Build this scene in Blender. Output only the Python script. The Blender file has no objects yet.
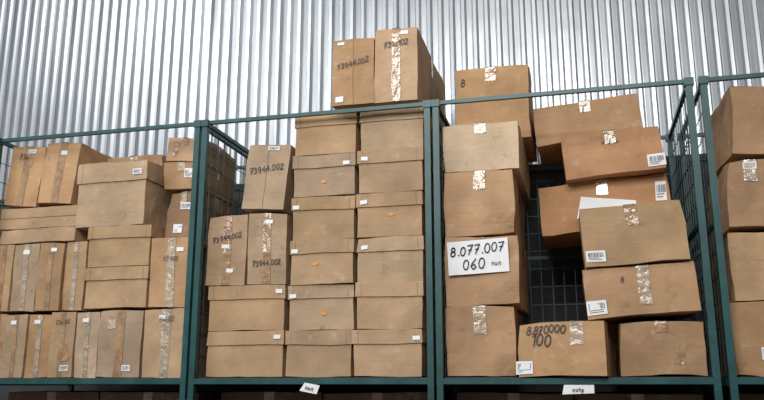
import bpy, math, random
from mathutils import Vector, Matrix, noise
random.seed(11)
COL=bpy.context.collection
# ------------------------------------------------------------------ materials
def newmat(name):
    m=bpy.data.materials.new(name); m.use_nodes=True
    nt=m.node_tree; b=nt.nodes['Principled BSDF']
    return m,nt,b
def N(nt,t,**k):
    n=nt.nodes.new(t)
    for a,v in k.items(): setattr(n,a,v)
    return n
def ramp(nt,src,stops):
    r=N(nt,'ShaderNodeValToRGB'); e=r.color_ramp.elements
    while len(e)<len(stops): e.new(0.5)
    for i,(p,c) in enumerate(stops):
        e[i].position=p; e[i].color=(c[0],c[1],c[2],1)
    nt.links.new(src,r.inputs[0]); return r
def mixc(nt,a,b,fac,mode='MIX'):
    m=N(nt,'ShaderNodeMix',data_type='RGBA',blend_type=mode)
    for idx,v in ((0,fac),(6,a),(7,b)):
        if hasattr(v,'node'): nt.links.new(v,m.inputs[idx])
        elif idx==0: m.inputs[0].default_value=v
        else: m.inputs[idx].default_value=(*v[:3],1)
    return m.outputs[2]

def cardboard(name,dark=1.0):
    m,nt,b=newmat(name)
    oi=N(nt,'ShaderNodeObjectInfo'); tc=N(nt,'ShaderNodeTexCoord')
    add=N(nt,'ShaderNodeVectorMath',operation='MULTIPLY_ADD')
    comb=N(nt,'ShaderNodeCombineXYZ')
    for i in range(3): nt.links.new(oi.outputs['Random'],comb.inputs[i])
    nt.links.new(comb.outputs[0],add.inputs[0]); add.inputs[1].default_value=(17,23,31)
    nt.links.new(tc.outputs['Object'],add.inputs[2])
    v=add.outputs[0]
    n1=N(nt,'ShaderNodeTexNoise'); n1.inputs['Scale'].default_value=5; n1.inputs['Detail'].default_value=5; nt.links.new(v,n1.inputs['Vector'])
    r1=ramp(nt,n1.outputs[0],[(0.3,(.76,.74,.72)),(0.7,(1.12,1.11,1.10))])
    c=mixc(nt,oi.outputs['Color'],r1.outputs[0],1.0,'MULTIPLY')
    mp=N(nt,'ShaderNodeMapping'); mp.inputs['Scale'].default_value=(3,3,90); nt.links.new(v,mp.inputs[0])
    n2=N(nt,'ShaderNodeTexNoise'); n2.inputs['Scale'].default_value=2; n2.inputs['Detail'].default_value=2; nt.links.new(mp.outputs[0],n2.inputs['Vector'])
    r2=ramp(nt,n2.outputs[0],[(0.3,(.94,.94,.93)),(0.7,(1.03,1.03,1.03))])
    c=mixc(nt,c,r2.outputs[0],1.0,'MULTIPLY')
    n3=N(nt,'ShaderNodeTexNoise'); n3.inputs['Scale'].default_value=14; n3.inputs['Detail'].default_value=8; n3.inputs['Roughness'].default_value=.7; nt.links.new(v,n3.inputs['Vector'])
    r3=ramp(nt,n3.outputs[0],[(0.58,(0,0,0)),(0.76,(.55,.55,.55))])
    c=mixc(nt,c,(.62,.50,.37),r3.outputs[0])
    r4=ramp(nt,n3.outputs[0],[(0.25,(.65,.65,.65)),(0.40,(0,0,0))])
    c=mixc(nt,c,(.17,.105,.06),r4.outputs[0])
    nt.links.new(c,b.inputs['Base Color']); b.inputs['Roughness'].default_value=.75
    b.inputs['Specular IOR Level'].default_value=.3
    vo=N(nt,'ShaderNodeTexNoise'); vo.inputs['Scale'].default_value=7; vo.inputs['Detail'].default_value=3; vo.inputs['Distortion'].default_value=1.5
    nt.links.new(v,vo.inputs['Vector'])
    bp=N(nt,'ShaderNodeBump'); bp.inputs['Strength'].default_value=.55; bp.inputs['Distance'].default_value=.009
    nt.links.new(vo.outputs[0],bp.inputs['Height']); nt.links.new(bp.outputs[0],b.inputs['Normal'])
    return m
def simple(name,col,rough=.6,metal=0.0,var=.12,scale=12,spec=.5,bump=0):
    m,nt,b=newmat(name)
    tc=N(nt,'ShaderNodeTexCoord')
    n=N(nt,'ShaderNodeTexNoise'); n.inputs['Scale'].default_value=scale; n.inputs['Detail'].default_value=3
    nt.links.new(tc.outputs['Object'],n.inputs['Vector'])
    r=ramp(nt,n.outputs[0],[(0.3,[x*(1-var) for x in col]),(0.7,[min(1,x*(1+var)) for x in col])])
    nt.links.new(r.outputs[0],b.inputs['Base Color'])
    b.inputs['Roughness'].default_value=rough; b.inputs['Metallic'].default_value=metal
    b.inputs['Specular IOR Level'].default_value=spec
    if bump:
        bp=N(nt,'ShaderNodeBump'); bp.inputs['Strength'].default_value=.9; bp.inputs['Distance'].default_value=bump
        nt.links.new(n.outputs[0],bp.inputs['Height']); nt.links.new(bp.outputs[0],b.inputs['Normal'])
    return m
M_CARD=cardboard('kraft_cardboard')
M_TAPE=simple('brown_packing_tape',(.34,.205,.11),.16,var=.25,scale=22,spec=1.0,bump=.008)
M_TAPEL=simple('clear_packing_tape',(.44,.34,.24),.10,var=.3,scale=28,spec=1.0,bump=.014)
M_TAPEL.node_tree.nodes['Principled BSDF'].inputs['Coat Weight'].default_value=1.0
M_TAPEL.node_tree.nodes['Principled BSDF'].inputs['Coat IOR'].default_value=1.9
M_LABEL=simple('white_label_paper',(.78,.79,.80),.6,var=.04)
M_INK=simple('marker_ink',(.035,.032,.04),.6,var=.2)
M_ORANGE=simple('orange_sticker',(.70,.28,.06),.6,var=.1)
M_DARK=simple('lid_fold_line',(.10,.06,.035),.9,var=.2)  # dark brown for the fold lines on the lid fronts
M_GREEN=simple('teal_green_paint',(.010,.064,.066),.42,var=.3,scale=9)
M_WIRE=simple('teal_green_wire',(.03,.065,.068),.5,var=.2)
M_DECK=simple('steel_deck',(.04,.05,.05),.7,var=.3)

# ------------------------------------------------------------------ mesh builder
class MB:
    def __init__(s): s.v=[];s.f=[];s.m=[]
    def quadgrid(s,o,a,b,na,nb,mat):
        i0=len(s.v); o=Vector(o);a=Vector(a);b=Vector(b)
        for j in range(nb+1):
            for i in range(na+1): s.v.append(o+a*(i/na)+b*(j/nb))
        for j in range(nb):
            for i in range(na):
                p=i0+j*(na+1)+i; s.f.append((p,p+1,p+na+2,p+na+1)); s.m.append(mat)
    def slab(s,x0,x1,y0,y1,z0,z1,mat,step=None):
        X,Yy,Z=x1-x0,y1-y0,z1-z0
        k=lambda L:1 if not step else max(1,int(round(L/step)))
        nx,ny,nz=k(X),k(Yy),k(Z)
        s.quadgrid((x0,y0,z0),(X,0,0),(0,0,Z),nx,nz,mat)
        s.quadgrid((x1,y1,z0),(-X,0,0),(0,0,Z),nx,nz,mat)
        s.quadgrid((x1,y0,z0),(0,Yy,0),(0,0,Z),ny,nz,mat)
        s.quadgrid((x0,y1,z0),(0,-Yy,0),(0,0,Z),ny,nz,mat)
        s.quadgrid((x0,y0,z1),(X,0,0),(0,Yy,0),nx,ny,mat)
        s.quadgrid((x0,y1,z0),(X,0,0),(0,-Yy,0),nx,ny,mat)
    def build(s,name,mats,merge=True,bevel=0.0,disp=None):
        vs=[disp(v) for v in s.v] if disp else s.v
        me=bpy.data.meshes.new(name); me.from_pydata([tuple(v) for v in vs],[],s.f)
        for m in mats: me.materials.append(m)
        me.polygons.foreach_set('material_index',s.m)
        if merge:
            import bmesh
            bm=bmesh.new(); bm.from_mesh(me); bmesh.ops.remove_doubles(bm,verts=bm.verts,dist=1e-5); bm.to_mesh(me); bm.free()
        me.update()
        o=bpy.data.objects.new(name,me); COL.objects.link(o)
        if bevel:
            bv=o.modifiers.new('edge_round','BEVEL'); bv.width=bevel; bv.segments=2; bv.limit_method='ANGLE'; bv.angle_limit=math.radians(50)
        return o
def circ(cx,cy,rx,ry,a0=90,a1=450,n=12):
    return [(cx+rx*math.cos(math.radians(a0+(a1-a0)*i/n)),cy+ry*math.sin(math.radians(a0+(a1-a0)*i/n))) for i in range(n+1)]
G={'0':[circ(.28,.5,.26,.48)],'1':[[(.08,.72),(.3,1),(.3,0)]],
'2':[[(.02,.78),(.15,1),(.4,.98),(.5,.74),(.3,.4),(0,0),(.55,.04)]],
'3':[[(0,.93),(.25,1),(.47,.8),(.2,.55),(.5,.32),(.3,0),(0,.08)]],
'4':[[(.38,1),(0,.4),(.55,.38)],[(.42,.7),(.4,0)]],
'6':[[(.45,1),(.12,.6),(.03,.25),(.25,0),(.5,.2),(.35,.48),(.06,.35)]],
'7':[[(0,.95),(.52,1),(.15,0)],[(.1,.48),(.45,.52)]],
'8':[circ(.28,.76,.2,.23,-90,270),circ(.28,.27,.25,.27)],
'9':[circ(.26,.7,.22,.28,0,360),[(.48,.7),(.4,.2),(.2,0)]],
'.':[[(.1,0),(.16,.06)]],'-':[[(0,.45),(.4,.5)]],
'n':[[(0,.6),(.02,0)],[(0,.45),(.2,.6),(.35,.5),(.36,0)]],'u':[[(0,.6),(.03,.1),(.2,0),(.36,.15),(.36,.6)],[(.36,.3),(.4,0)]],
'p':[[(0,.6),(0,-.3)],[(0,.5),(.25,.6),(.4,.3),(.2,0),(0,.1)]],' ':[]}
def write(mb,txt,cx,cz,h,y,rot=0,lw=.006,mat=4):
    adv={'.':.3,' ':.5,'1':.5}
    W=sum(adv.get(c,.72) for c in txt)*h
    x=-W/2; R=Matrix.Rotation(math.radians(rot),2)
    for c in txt:
        dy=random.uniform(-.08,.08); sc=random.uniform(.88,1.1)
        for st in G.get(c,[]):
            pts=[R@Vector((x+(p[0]+p[1]*.15)*h*sc, (p[1]*sc-.5+dy)*h)) for p in st]
            for a,b in zip(pts,pts[1:]):
                d=(b-a)
                if d.length<1e-6: continue
                d.normalize(); n=Vector((-d.y,d.x))*lw/2; e=d*lw*.3
                q=[a-e-n,b+e-n,b+e+n,a-e+n]; i0=len(mb.v)
                mb.v+= [Vector((cx+p.x,y,cz+p.y)) for p in q]
                mb.f.append((i0,i0+1,i0+2,i0+3)); mb.m.append(mat)
        x+=adv.get(c,.72)*h
def label(mb,cx,cz,w,h,y,rot=0,bars=True,mat0=3):
    R=Matrix.Rotation(math.radians(rot),2)
    def q(x0,x1,z0,z1,yy,mat):
        i0=len(mb.v)
        for p in ((x0,z0),(x1,z0),(x1,z1),(x0,z1)):
            r=R@Vector(p); mb.v.append(Vector((cx+r.x,yy,cz+r.y)))
        mb.f.append((i0,i0+1,i0+2,i0+3)); mb.m.append(mat)
    q(-w/2,w/2,-h/2,h/2,y,mat0)
    if bars:
        x=-w*.4
        while x<w*.38:
            bw=random.choice([.0012,.002,.003]); q(x,x+bw,-h*.1,h*.32,y-.0006,4); x+=bw+random.choice([.0015,.003])
        for k in range(2): q(-w*.4,w*random.uniform(.1,.4),-h*(.2+.14*k),-h*(.15+.14*k),y-.0006,4)
MATS=[M_CARD,M_TAPE,M_TAPEL,M_LABEL,M_INK,M_ORANGE,M_DARK]
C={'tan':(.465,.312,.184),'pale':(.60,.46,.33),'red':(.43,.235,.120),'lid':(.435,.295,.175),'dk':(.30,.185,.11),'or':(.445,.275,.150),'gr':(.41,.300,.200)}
def cbox(style,x0,x1,z0,z1,y0,dep,col='tan',roll=0,yaw=0,amp=.005,tape=1,tlen=.3,labels=(),texts=(),sticker=None,name=None,tapex=0,stape=True,scraps=None):
    w,h,d=x1-x0,z1-z0,dep; mb=MB(); hx,hy,hz=w/2,d/2,h/2
    st=.055
    if style=='lid':
        lh=h*.31; i=.007
        mb.slab(-hx+i,hx-i,-hy+i,hy-i,-hz,hz-lh+.004,0,st)
        mb.slab(-hx,hx,-hy,hy,hz-lh,hz,0,st)
        for sx in(-1,1): mb.slab(sx*(hx-.03)-.0008,sx*(hx-.03)+.0008,-hy-.0006,-hy+.001,hz-lh,hz-.004,6)
        ysur=-hy+i
    elif style=='top':
        t=.004
        mb.slab(-hx,hx,-hy,hy,-hz,hz-t,0,st)
        mb.slab(-hx,hx,-hy,-.002,hz-t,hz,0,st); mb.slab(-hx,hx,.002,hy,hz-t,hz,0,st)
        ysur=-hy
    elif style=='seamv':
        t=.004
        mb.slab(-hx,hx,-hy+t,hy,-hz,hz,0,st)
        mb.slab(-hx,-.0025,-hy,-hy+t,-hz,hz,0,st); mb.slab(.0025,hx,-hy,-hy+t,-hz,hz,0,st)
        ysur=-hy
    elif style=='seamh':
        t=.004
        mb.slab(-hx,hx,-hy+t,hy,-hz,hz,0,st)
        mb.slab(-hx,hx,-hy,-hy+t,-hz,-.0025,0,st); mb.slab(-hx,hx,-hy,-hy+t,.0025,hz,0,st)
        ysur=-hy
    e=.0026; tw=min(.055,w*.2)
    if tape and style!='lid':
        tm=1 if tape==1 else 2
        if style=='seamh':
            mb.quadgrid((-hx,ysur-e,-tw/2),(w,0,0),(0,0,tw),max(2,int(w/.06)),1,tm)
        else:
            L=h if style=='seamv' else h*tlen
            mb.quadgrid((tapex-tw/2,ysur-e,hz-L),(tw,0,0),(0,0,L),1,max(2,int(L/.05)),tm)
            if style=='seamv':
                mb.quadgrid((tapex-tw/2,-hy-e,hz+e),(tw,0,0),(0,.07,0),1,1,tm)
            else: mb.quadgrid((tapex-tw/2,-hy-e,hz+e),(tw,0,0),(0,d,0),1,9,tm)
        if stape: mb.quadgrid((hx+e,-tw/2,hz-h*.3),(0,tw,0),(0,0,h*.3),1,3,tm)
    ns=scraps if scraps is not None else (0 if style=='lid' else random.choice([0,0,1,1]))
    for _ in range(ns):
        sw=random.uniform(.03,.045); sh=random.uniform(.05,.10)
        cx=random.uniform(-.32,.32)*w; cz=random.uniform(-.3,.3)*h
        if abs(cx-tapex)<tw*.7: cx+=tw
        if abs(cx)+sw/2<hx-.01 and sh<h*.8: label(mb,cx,cz,sw,sh,ysur-e*.9,random.uniform(-12,12),False,random.choice([1,2,2]))
    for L in labels:
        on_lid=style=='lid' and L[1]>.19
        label(mb,L[0]*w,L[1]*h,L[2],L[3],(-hy if on_lid else ysur)-e*1.5,L[4] if len(L)>4 else 0,L[2]>.045)
    for tx in texts: write(mb,tx[0],tx[1]*w,tx[2]*h,tx[3],ysur-e*1.9,tx[4] if len(tx)>4 else 0,tx[5] if len(tx)>5 else .004)
    if sticker:
        i0=len(mb.v)
        for k in range(14):
            a=math.radians(k*360/14); mb.v.append(Vector((sticker[0]*w+.015*math.cos(a),ysur-e,sticker[1]*h+.009*math.sin(a))))
        mb.f.append(tuple(range(i0,i0+14))); mb.m.append(5)
    sd=Vector((random.uniform(0,50),random.uniform(0,50),random.uniform(0,50)))
    dent=Vector((random.choice([-1,1])*hx,-hy,random.choice([-1,1,1])*hz)); dr=.10; da=amp*random.uniform(.3,2.2)
    def disp(v):
        n=noise.noise_vector(v*4+sd)
        n2=noise.noise_vector(v*12+sd)
        o=v+n*amp*1.5+n2*amp*.6
        q=(v-dent).length
        if q<dr: o=o-dent.normalized()*(1-q/dr)*da*1.5
        return o
    o=mb.build(name or ('lidded_cardboard_box' if style=='lid' else 'cardboard_box'),MATS,True,.003,disp)
    o.location=((x0+x1)/2,y0+hy,(z0+z1)/2); o.rotation_euler=(0,math.radians(roll),math.radians(yaw))
    k=random.uniform(.84,1.12); c=C[col] if isinstance(col,str) else col
    hue=random.uniform(-1,1)
    o.color=(c[0]*k,c[1]*k*(1+.012*hue),c[2]*k*(1+.07*hue),1)
    return o
def cc(style,cx,cz,w,h,y0,dep,**k): return cbox(style,cx-w/2,cx+w/2,cz-h/2,cz+h/2,y0,dep,**k)

# ------------------------------------------------------------------ cages
def cage(x0,x1,z):
    mb=MB(); p=.0145; B=.85
    W=x1-x0
    for x in(0,W):
        for y in(0,B):
            mb.slab(x-p,x+p,y-p,y+p,.012,1.449,0)
            mb.slab(x-.0205,x+.0205,y-.0205,y+.0205,1.420,1.455,0)
            mb.slab(x-.0205,x+.0205,y-.0205,y+.0205,0,.03,0)
    r=.0095
    for y in(0,B):
        mb.slab(p,W-p,y-r,y+r,1.432,1.451,0)
        mb.slab(p,W-p,y-.015,y+.015,.103,.128,0)
    for x in(0,W):
        mb.slab(x-r,x+r,p,B-p,1.432,1.451,0)
        mb.slab(x-.015,x+.015,p,B-p,.095,.128,0)
        mb.slab(x-.007,x+.007,p,B-p,.78,.80,0)
    mb.slab(p,W-p,B-.007,B+.007,.78,.80,0)
    for k in range(1,4): mb.slab(p,W-p,B*k/4-.02,B*k/4+.02,.10,.128,0)
    mb.slab(.016,W-.016,.016,B-.016,.128,.133,2)
    t=.0016
    for x in(0,W):
        n=int(B/.075)
        for i in range(1,n):
            y=B*i/n; mb.slab(x-t,x+t,y-t,y+t,.128,1.43,1)
        for k in range(1,12):
            zz=.128+1.302*k/12; mb.slab(x-t,x+t,p,B-p,zz-t,zz+t,1)
    t=.0028
    n=int(W/.06)
    for i in range(1,n):
        x=W*i/n; mb.slab(x-t,x+t,B-t,B+t,.128,1.43,1)
    for k in range(1,13):
        zz=.128+1.302*k/13; mb.slab(p,W-p,B-t,B+t,zz-t,zz+t,1)
    o=mb.build('stillage_cage',[M_GREEN,M_WIRE,M_DECK],False,0)
    o.location=(x0,0,z); return o
CG=[(-3.140,-1.905),(-1.862,-.676),(-.634,.530),(.592,1.775)]
Z1=1.455
for a,b in CG:
    cage(a,b,0); cage(a,b,Z1)

# ------------------------------------------------------------------ cage 1 boxes (left)
b0=1.5905
cbox('seamv',-3.115,-3.015,b0,1.925,.06,.6)
xs=[-3.010,-2.868,-2.727,-2.577,-2.438,-2.182,-1.930]; tops=[1.925,1.925,1.932,1.930,1.933,1.936]
for i in range(6):
    cbox('seamv',xs[i]+.003,xs[i+1]-.004,b0,tops[i]-.003,.05+.006*(i%2),.6,col=['gr','or','tan','gr','gr','tan'][i],tape=2 if i%2 else 1,
        labels=[(.2,-.36,.05,.03)] if i in(2,4) else [(-.1,.38,.035,.02)],amp=.005,
        texts=[('73n.02',-.0,.35,.022,4,.0025)] if i in(2,5) else ())
cbox('seamv',-3.115,-3.006,1.938,2.308,.05,.6)
cbox('seamv',-3.001,-2.846,1.938,2.308,.055,.6,col='gr',tape=2,labels=[(.0,.38,.04,.025)],roll=.6)
cbox('seamv',-2.840,-2.691,1.938,2.306,.05,.6,col='or',labels=[(.1,.40,.035,.02)],roll=.6)
cbox('seamv',-2.683,-2.558,1.938,2.309,.06,.6,col='tan',tape=2,roll=.6)
cbox('lid',-2.549,-2.172,2.163,2.379,.05,.6,col='lid',amp=.004)
cbox('lid',-2.549,-2.172,1.943,2.160,.05,.6,col='lid',amp=.004)
cbox('seamv',-2.162,-1.932,1.941,2.30,.05,.55,col='or',tape=2,labels=[(.22,.33,.04,.02)],texts=[('73.902',0,.2,.022,3,.0025)])
cbox('top',-3.11,-2.63,2.313,2.391,.05,.6,col='tan',tape=0,scraps=1)
cbox('seamh',-3.11,-2.625,2.394,2.510,.05,.6,col='tan',tape=0,stape=False,scraps=0)
cc('seamv',-2.998,2.697,.218,.345,.06,.5,col='or',roll=5,labels=[(.12,.42,.05,.022)],texts=[('73n',-.1,.33,.03,0,.003)])
cc('seamv',-2.768,2.697,.218,.345,.05,.55,col='or',roll=5,labels=[(.05,.34,.04,.022)],amp=.006)
cbox('lid',-2.638,-2.212,2.384,2.735,.04,.6,col='gr',amp=.008,labels=[(.38,.32,.05,.03)])
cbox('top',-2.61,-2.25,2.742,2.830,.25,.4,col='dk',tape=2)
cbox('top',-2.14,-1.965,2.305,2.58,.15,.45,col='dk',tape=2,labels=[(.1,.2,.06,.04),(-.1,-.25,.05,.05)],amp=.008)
cbox('top',-2.17,-1.96,2.586,2.735,.13,.45,col='or',tape=2,labels=[(.25,.1,.06,.05)],amp=.008)
cc('top',-2.07,2.818,.20,.135,.16,.45,col='tan',roll=3,tape=1,amp=.007)

# ------------------------------------------------------------------ cage 2 boxes
zz=1.592; pt=.2214
for c in range(2):
    for r in range(6):
        x=(-1.402 if c==0 else -1.060)+.0035*r+random.uniform(-.004,.004)
        lab=[]
        if r in(4,3,2,1) and c==0: lab=[((.36 if r in(4,) else -.42),.26,.035,.02)]
        if c==1 and r in(0,4,2,3): lab=[((-.38 if r!=0 else .42),.3,.035,.02,random.uniform(-5,5))]
        stk={(0,4):(0,-.15),(1,3):(.03,0),(0,2):(-.1,-.05),(0,1):(.05,-.15)}.get((c,r))
        cbox('lid',x,x+.337,zz+pt*r,zz+pt*(r+1)-.0030,.05+random.uniform(-.006,.012),.62,col=['lid','tan','gr'][(c+2*r)%3],labels=lab,sticker=stk,amp=.0042,yaw=random.uniform(-.5,.5))
cbox('lid',-1.828,-1.414,1.592,1.815,.05,.62,col='lid',labels=[(.42,.36,.035,.02)],amp=.004)
cbox('lid',-1.825,-1.412,1.818,2.038,.05,.62,col='tan',labels=[(.42,.36,.035,.02)],amp=.004)
cbox('seamv',-1.842,-1.627,2.042,2.405,.05,.75,col='tan',labels=[(-.05,.05,.04,.02),(.1,-.3,.04,.02)],texts=[('73944.002',0,.18,.027,12,.0038)],tape=1,scraps=0)
cbox('seamv',-1.618,-1.412,2.042,2.405,.05,.75,col='gr',labels=[(.05,.38,.04,.02)],texts=[('73944.002',0,-.2,.026,5,.0038)],scraps=0)
cc('seamv',-1.535,2.598,.235,.345,.05,.35,col='gr',roll=5.5,labels=[(.12,.44,.06,.022)],texts=[('73944.002',0,.12,.032,12,.0042)],tape=0,scraps=0)
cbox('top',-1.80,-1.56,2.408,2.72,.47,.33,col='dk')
cbox('seamv',-1.163,-.947,2.924,3.284,-.01,.8,col='or',labels=[(-.3,.44,.035,.015),(-.32,-.42,.04,.03)],texts=[('73944.002',.0,.12,.028,10,.004)],tape=0,tapex=0,scraps=0)
cbox('seamv',-.941,-.722,2.924,3.309,-.01,.8,col='tan',labels=[(.2,.44,.04,.02)],texts=[('739..102',0,.28,.028,8,.004)],tape=1,scraps=0)

# ------------------------------------------------------------------ cage 3 boxes
cbox('top',-.608,-.298,1.592,1.906,.05,.7,col='or',tape=2,tlen=.4,amp=.008)
cbox('top',-.608,-.272,1.911,2.234,.05,.72,col='or',tape=1,tlen=.2,amp=.008,scraps=0)
cbox('top',-.606,-.278,2.239,2.555,.05,.72,col='or',tape=1,tlen=.3,amp=.008)
cbox('top',-.608,-.245,2.560,2.794,.05,.74,col='pale',tape=1,tlen=.22,amp=.006,stape=False,scraps=0)
cbox('top',-.588,-.200,2.799,3.20,.34,.49,col='or',tape=1,tlen=.2,amp=.006,texts=[('8',-.4,.3,.035,0,.005)],scraps=0)
cbox('top',-.262,.112,1.592,1.823,-.035,.34,col='or',yaw=-7,tape=2,tlen=.45,labels=[(-.43,-.33,.075,.055)],
    texts=[('8.870000',-.17,.36,.034,0,.005),('100',-.22,.16,.050,0,.006)],amp=.005,tapex=.07,scraps=0)
cbox('top',.158,.505,1.592,1.828,.06,.6,col='or',tape=1,tlen=.2,amp=.007)
cc('top',.258,1.961,.475,.218,.05,.42,col='or',roll=-3.4,tape=2,tlen=.8,tapex=.02,labels=[(-.41,-.28,.085,.06)],texts=[('8',-.15,.25,.025,0,.003)],amp=.005,scraps=0)
cc('top',.246,2.213,.447,.268,.03,.34,col='tan',roll=-3.4,tape=1,tlen=.35,labels=[(-.39,-.33,.085,.05)],amp=.005,scraps=0)
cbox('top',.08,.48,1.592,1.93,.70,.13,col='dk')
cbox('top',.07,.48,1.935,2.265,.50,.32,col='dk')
cc('top',.14,2.430,.63,.25,.385,.42,col='red',roll=-3.5,tape=2,tlen=.3,labels=[(.44,.15,.05,.1,-4)],amp=.006,scraps=0)
cc('top',.192,2.673,.475,.218,.30,.46,col='red',roll=-4,tape=1,tlen=.3,labels=[(.42,-.3,.085,.06)],texts=[('n  p  u',0,.25,.02,0,.0025)],amp=.004,scraps=0)
cc('top',.083,2.884,.53,.205,.40,.38,col='or',roll=-4,tape=1,tlen=.3,amp=.005,scraps=0)

# ------------------------------------------------------------------ cage 4 boxes
cbox('top',.622,1.10,1.592,1.897,.05,.6,col='or',labels=[(-.2,-.2,.08,.05)],amp=.009)
cbox('top',.640,1.10,1.902,2.203,.05,.6,col='tan',amp=.009,tape=2)
cc('top',.875,2.372,.43,.30,.06,.6,col='or',roll=2,labels=[(-.28,.42,.06,.03)],amp=.009,tape=2,tapex=-.12)
cc('top',.90,2.698,.43,.31,.05,.5,col='or',roll=3,yaw=4,amp=.009)
for i in range(4): cbox('top',1.15,1.72,1.592+.31*i,1.592+.31*(i+1)-.004,.05,.6,col='tan')

# lower tier stock
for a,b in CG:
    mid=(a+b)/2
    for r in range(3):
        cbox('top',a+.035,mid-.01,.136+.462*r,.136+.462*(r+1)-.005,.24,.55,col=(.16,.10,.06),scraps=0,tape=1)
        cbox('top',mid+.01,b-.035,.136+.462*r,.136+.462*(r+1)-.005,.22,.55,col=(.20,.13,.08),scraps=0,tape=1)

# ------------------------------------------------------------------ papers
def sheet(name,corners,mats,text=()):
    mb=MB(); bl,br,tr,tl=[Vector(c) for c in corners]
    c=(bl+br+tr+tl)/4; ux=(br-bl).normalized(); n=ux.cross((tl-bl)).normalized(); uz=n.cross(ux)
    nn=8
    for j in range(nn+1):
        for i in range(nn+1):
            p=(bl*(1-i/nn)+br*(i/nn))*(1-j/nn)+(tl*(1-i/nn)+tr*(i/nn))*(j/nn)
            q=p-c; wv=noise.noise(q*9+Vector((3,1,5)))*.003
            mb.v.append(Vector((q.dot(ux),wv,q.dot(uz))))
    for j in range(nn):
        for i in range(nn):
            p=j*(nn+1)+i; mb.f.append((p,p+1,p+nn+2,p+nn+1)); mb.m.append(3)
    for t in text: write(mb,t[0],t[1],t[2],t[3],-.0045,t[4],t[5])
    o=mb.build(name,MATS,False)
    o.matrix_world=Matrix.Translation(c)@Matrix((ux,(-n),uz)).transposed().to_4x4()
    return o
sheet('handwritten_paper_sign',[(-.592,.036,2.052),(-.310,.036,2.064),(-.314,.036,2.222),(-.598,.036,2.210)],MATS,
  [('8.077.007',-.0,.035,.046,2,.0055),('060',-.02,-.035,.050,2,.0055),('nun',.085,-.035,.022,2,.003)])
sheet('paper_sheet',[(.005,.305,2.352),(.285,.305,2.368),(.290,.358,2.425),(.03,.358,2.475)],MATS)
sheet('paper_tag',[(-1.30,-.019,1.528),(-1.215,-.019,1.512),(-1.20,-.019,1.552),(-1.275,-.019,1.565)],MATS,[('nun',0,0,.02,-5,.003)])
sheet('paper_tag',[(-.10,-.019,1.515),(.035,-.019,1.520),(.035,-.019,1.555),(-.09,-.019,1.555)],MATS,[('nunp',0,0,.018,0,.003)])

# ------------------------------------------------------------------ wall / floor
def wallmat():
    m,nt,b=newmat('galvanised_corrugated_sheet')
    tc=N(nt,'ShaderNodeTexCoord'); mp=N(nt,'ShaderNodeMapping'); mp.inputs['Scale'].default_value=(9,1,.5)
    nt.links.new(tc.outputs['Object'],mp.inputs[0])
    n=N(nt,'ShaderNodeTexNoise'); n.inputs['Scale'].default_value=1.6; n.inputs['Detail'].default_value=5; nt.links.new(mp.outputs[0],n.inputs['Vector'])
    r=ramp(nt,n.outputs[0],[(.3,(.37,.395,.42)),(.7,(.56,.585,.61))]); nt.links.new(r.outputs[0],b.inputs['Base Color'])
    r2=ramp(nt,n.outputs[0],[(.3,(.46,)*3),(.7,(.34,)*3)]); nt.links.new(r2.outputs[0],b.inputs['Roughness'])
    b.inputs['Metallic'].default_value=.8
    n4=N(nt,'ShaderNodeTexNoise'); n4.inputs['Scale'].default_value=2.5; nt.links.new(tc.outputs['Object'],n4.inputs['Vector'])
    bp=N(nt,'ShaderNodeBump'); bp.inputs['Strength'].default_value=.3; bp.inputs['Distance'].default_value=.02
    nt.links.new(n4.outputs[0],bp.inputs['Height']); nt.links.new(bp.outputs[0],b.inputs['Normal'])
    return m
mb=MB(); YW=1.15; x=-7.0; pitch=.076; am=.024
prof=[]
while x<4.5:
    prof+=[(x,0),(x+.026,0.002),(x+.038,-am),(x+.058,-am-.002),(x+.070,0)]
    x+=pitch
pts=[(px,YW+py) for px,py in prof]
ZL=[0,1.2,2.4,3.6,4.8,6.0]
nP=len(pts)
for z in ZL:
    for p in pts: mb.v.append(Vector((p[0]+noise.noise(Vector((p[0]*.7,z,0)))*.004,p[1]+noise.noise(Vector((p[0]*1.3,z*.8,2)))*.006,z)))
for j in range(len(ZL)-1):
    for i in range(nP-1):
        a=j*nP+i; mb.f.append((a,a+1,a+nP+1,a+nP)); mb.m.append(0)
wl=mb.build('wall_back',[wallmat()],False)
# added dark slab before the sheet wall, blackens the gaps between boxes
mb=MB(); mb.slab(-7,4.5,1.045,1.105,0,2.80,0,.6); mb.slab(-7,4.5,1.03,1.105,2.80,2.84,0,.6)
mb.build('added_dark_slab_1',[simple('added_dark_backing',(.045,.048,.05),.85,var=.3,scale=3)],True)
mb=MB(); mb.slab(-7,4.5,-6,1.3,-.1,0,0)
mf=simple('concrete_floor',(.16,.155,.15),.7,var=.25,scale=2)
mb.build('floor',[mf],True)

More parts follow.
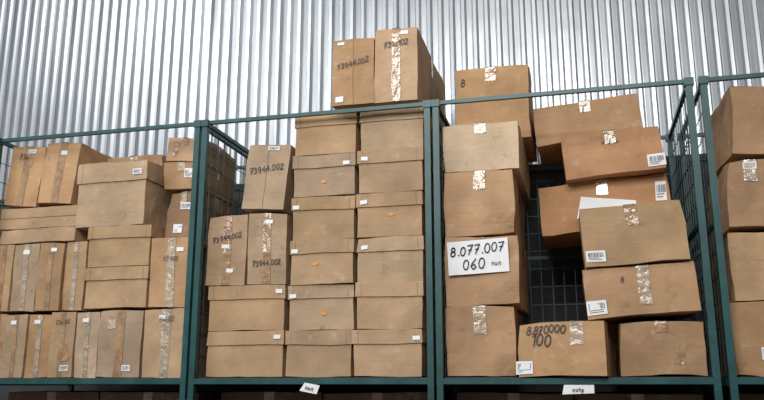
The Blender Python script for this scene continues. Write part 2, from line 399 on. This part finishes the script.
# ------------------------------------------------------------------ lights
def area(name,loc,tgt,sx,sy,e,col=(1,1,1)):
    l=bpy.data.lights.new(name,'AREA'); l.shape='RECTANGLE'; l.size=sx; l.size_y=sy; l.energy=e; l.color=col
    o=bpy.data.objects.new(name,l); COL.objects.link(o); o.location=loc
    o.rotation_euler=(Vector(tgt)-Vector(loc)).to_track_quat('-Z','Y').to_euler(); return o
area('ceiling_light_left',(-4.6,-2.0,5.6),(-1.5,.2,2.2),1.6,.8,95,(.98,.99,1))
area('ceiling_light_front',(-.6,-4.0,4.6),(-1.0,.2,2.2),3.0,1.2,140,(1,.985,.96))
area('added_glint_light',(-1.5,-7.0,4.4),(-1.0,.2,2.4),6.0,.35,130,(1,.99,.97))  # added unseen lamp, puts glints on the tape and sheet wall
w=bpy.data.worlds.new('warehouse_ambient'); bpy.context.scene.world=w; w.use_nodes=True
nt=w.node_tree; bg=nt.nodes['Background']
tc=N(nt,'ShaderNodeTexCoord'); sp=N(nt,'ShaderNodeSeparateXYZ'); nt.links.new(tc.outputs['Generated'],sp.inputs[0])
r=ramp(nt,sp.outputs[2],[(0.0,(.16,.155,.15)),(.2,(.46,.465,.47)),(1,(.64,.66,.68))])
mr=N(nt,'ShaderNodeMapRange'); nt.links.new(sp.outputs[0],mr.inputs[0]); mr.inputs[1].default_value=-1; mr.inputs[2].default_value=1; mr.inputs[3].default_value=0; mr.inputs[4].default_value=1
rx=ramp(nt,mr.outputs[0],[(0.0,(1.9,1.9,1.9)),(.25,(1.5,1.5,1.5)),(.5,(.9,.9,.9)),(.8,(.25,.25,.25)),(1,(.2,.2,.2))])
c=mixc(nt,r.outputs[0],rx.outputs[0],1.0,'MULTIPLY')
nt.links.new(c,bg.inputs[0]); bg.inputs[1].default_value=.80
# ------------------------------------------------------------------ camera
Pt=math.radians(13.2); Yw=math.radians(14.2)
cd=bpy.data.cameras.new('camera'); cam=bpy.data.objects.new('camera',cd); COL.objects.link(cam)
cam.location=(0,-3.58,1.56); cam.rotation_euler=(math.pi/2+Pt,0,Yw); cd.sensor_width=36; cd.lens=36*783/764
bpy.context.scene.camera=cam
bpy.context.scene.view_settings.view_transform='Standard'
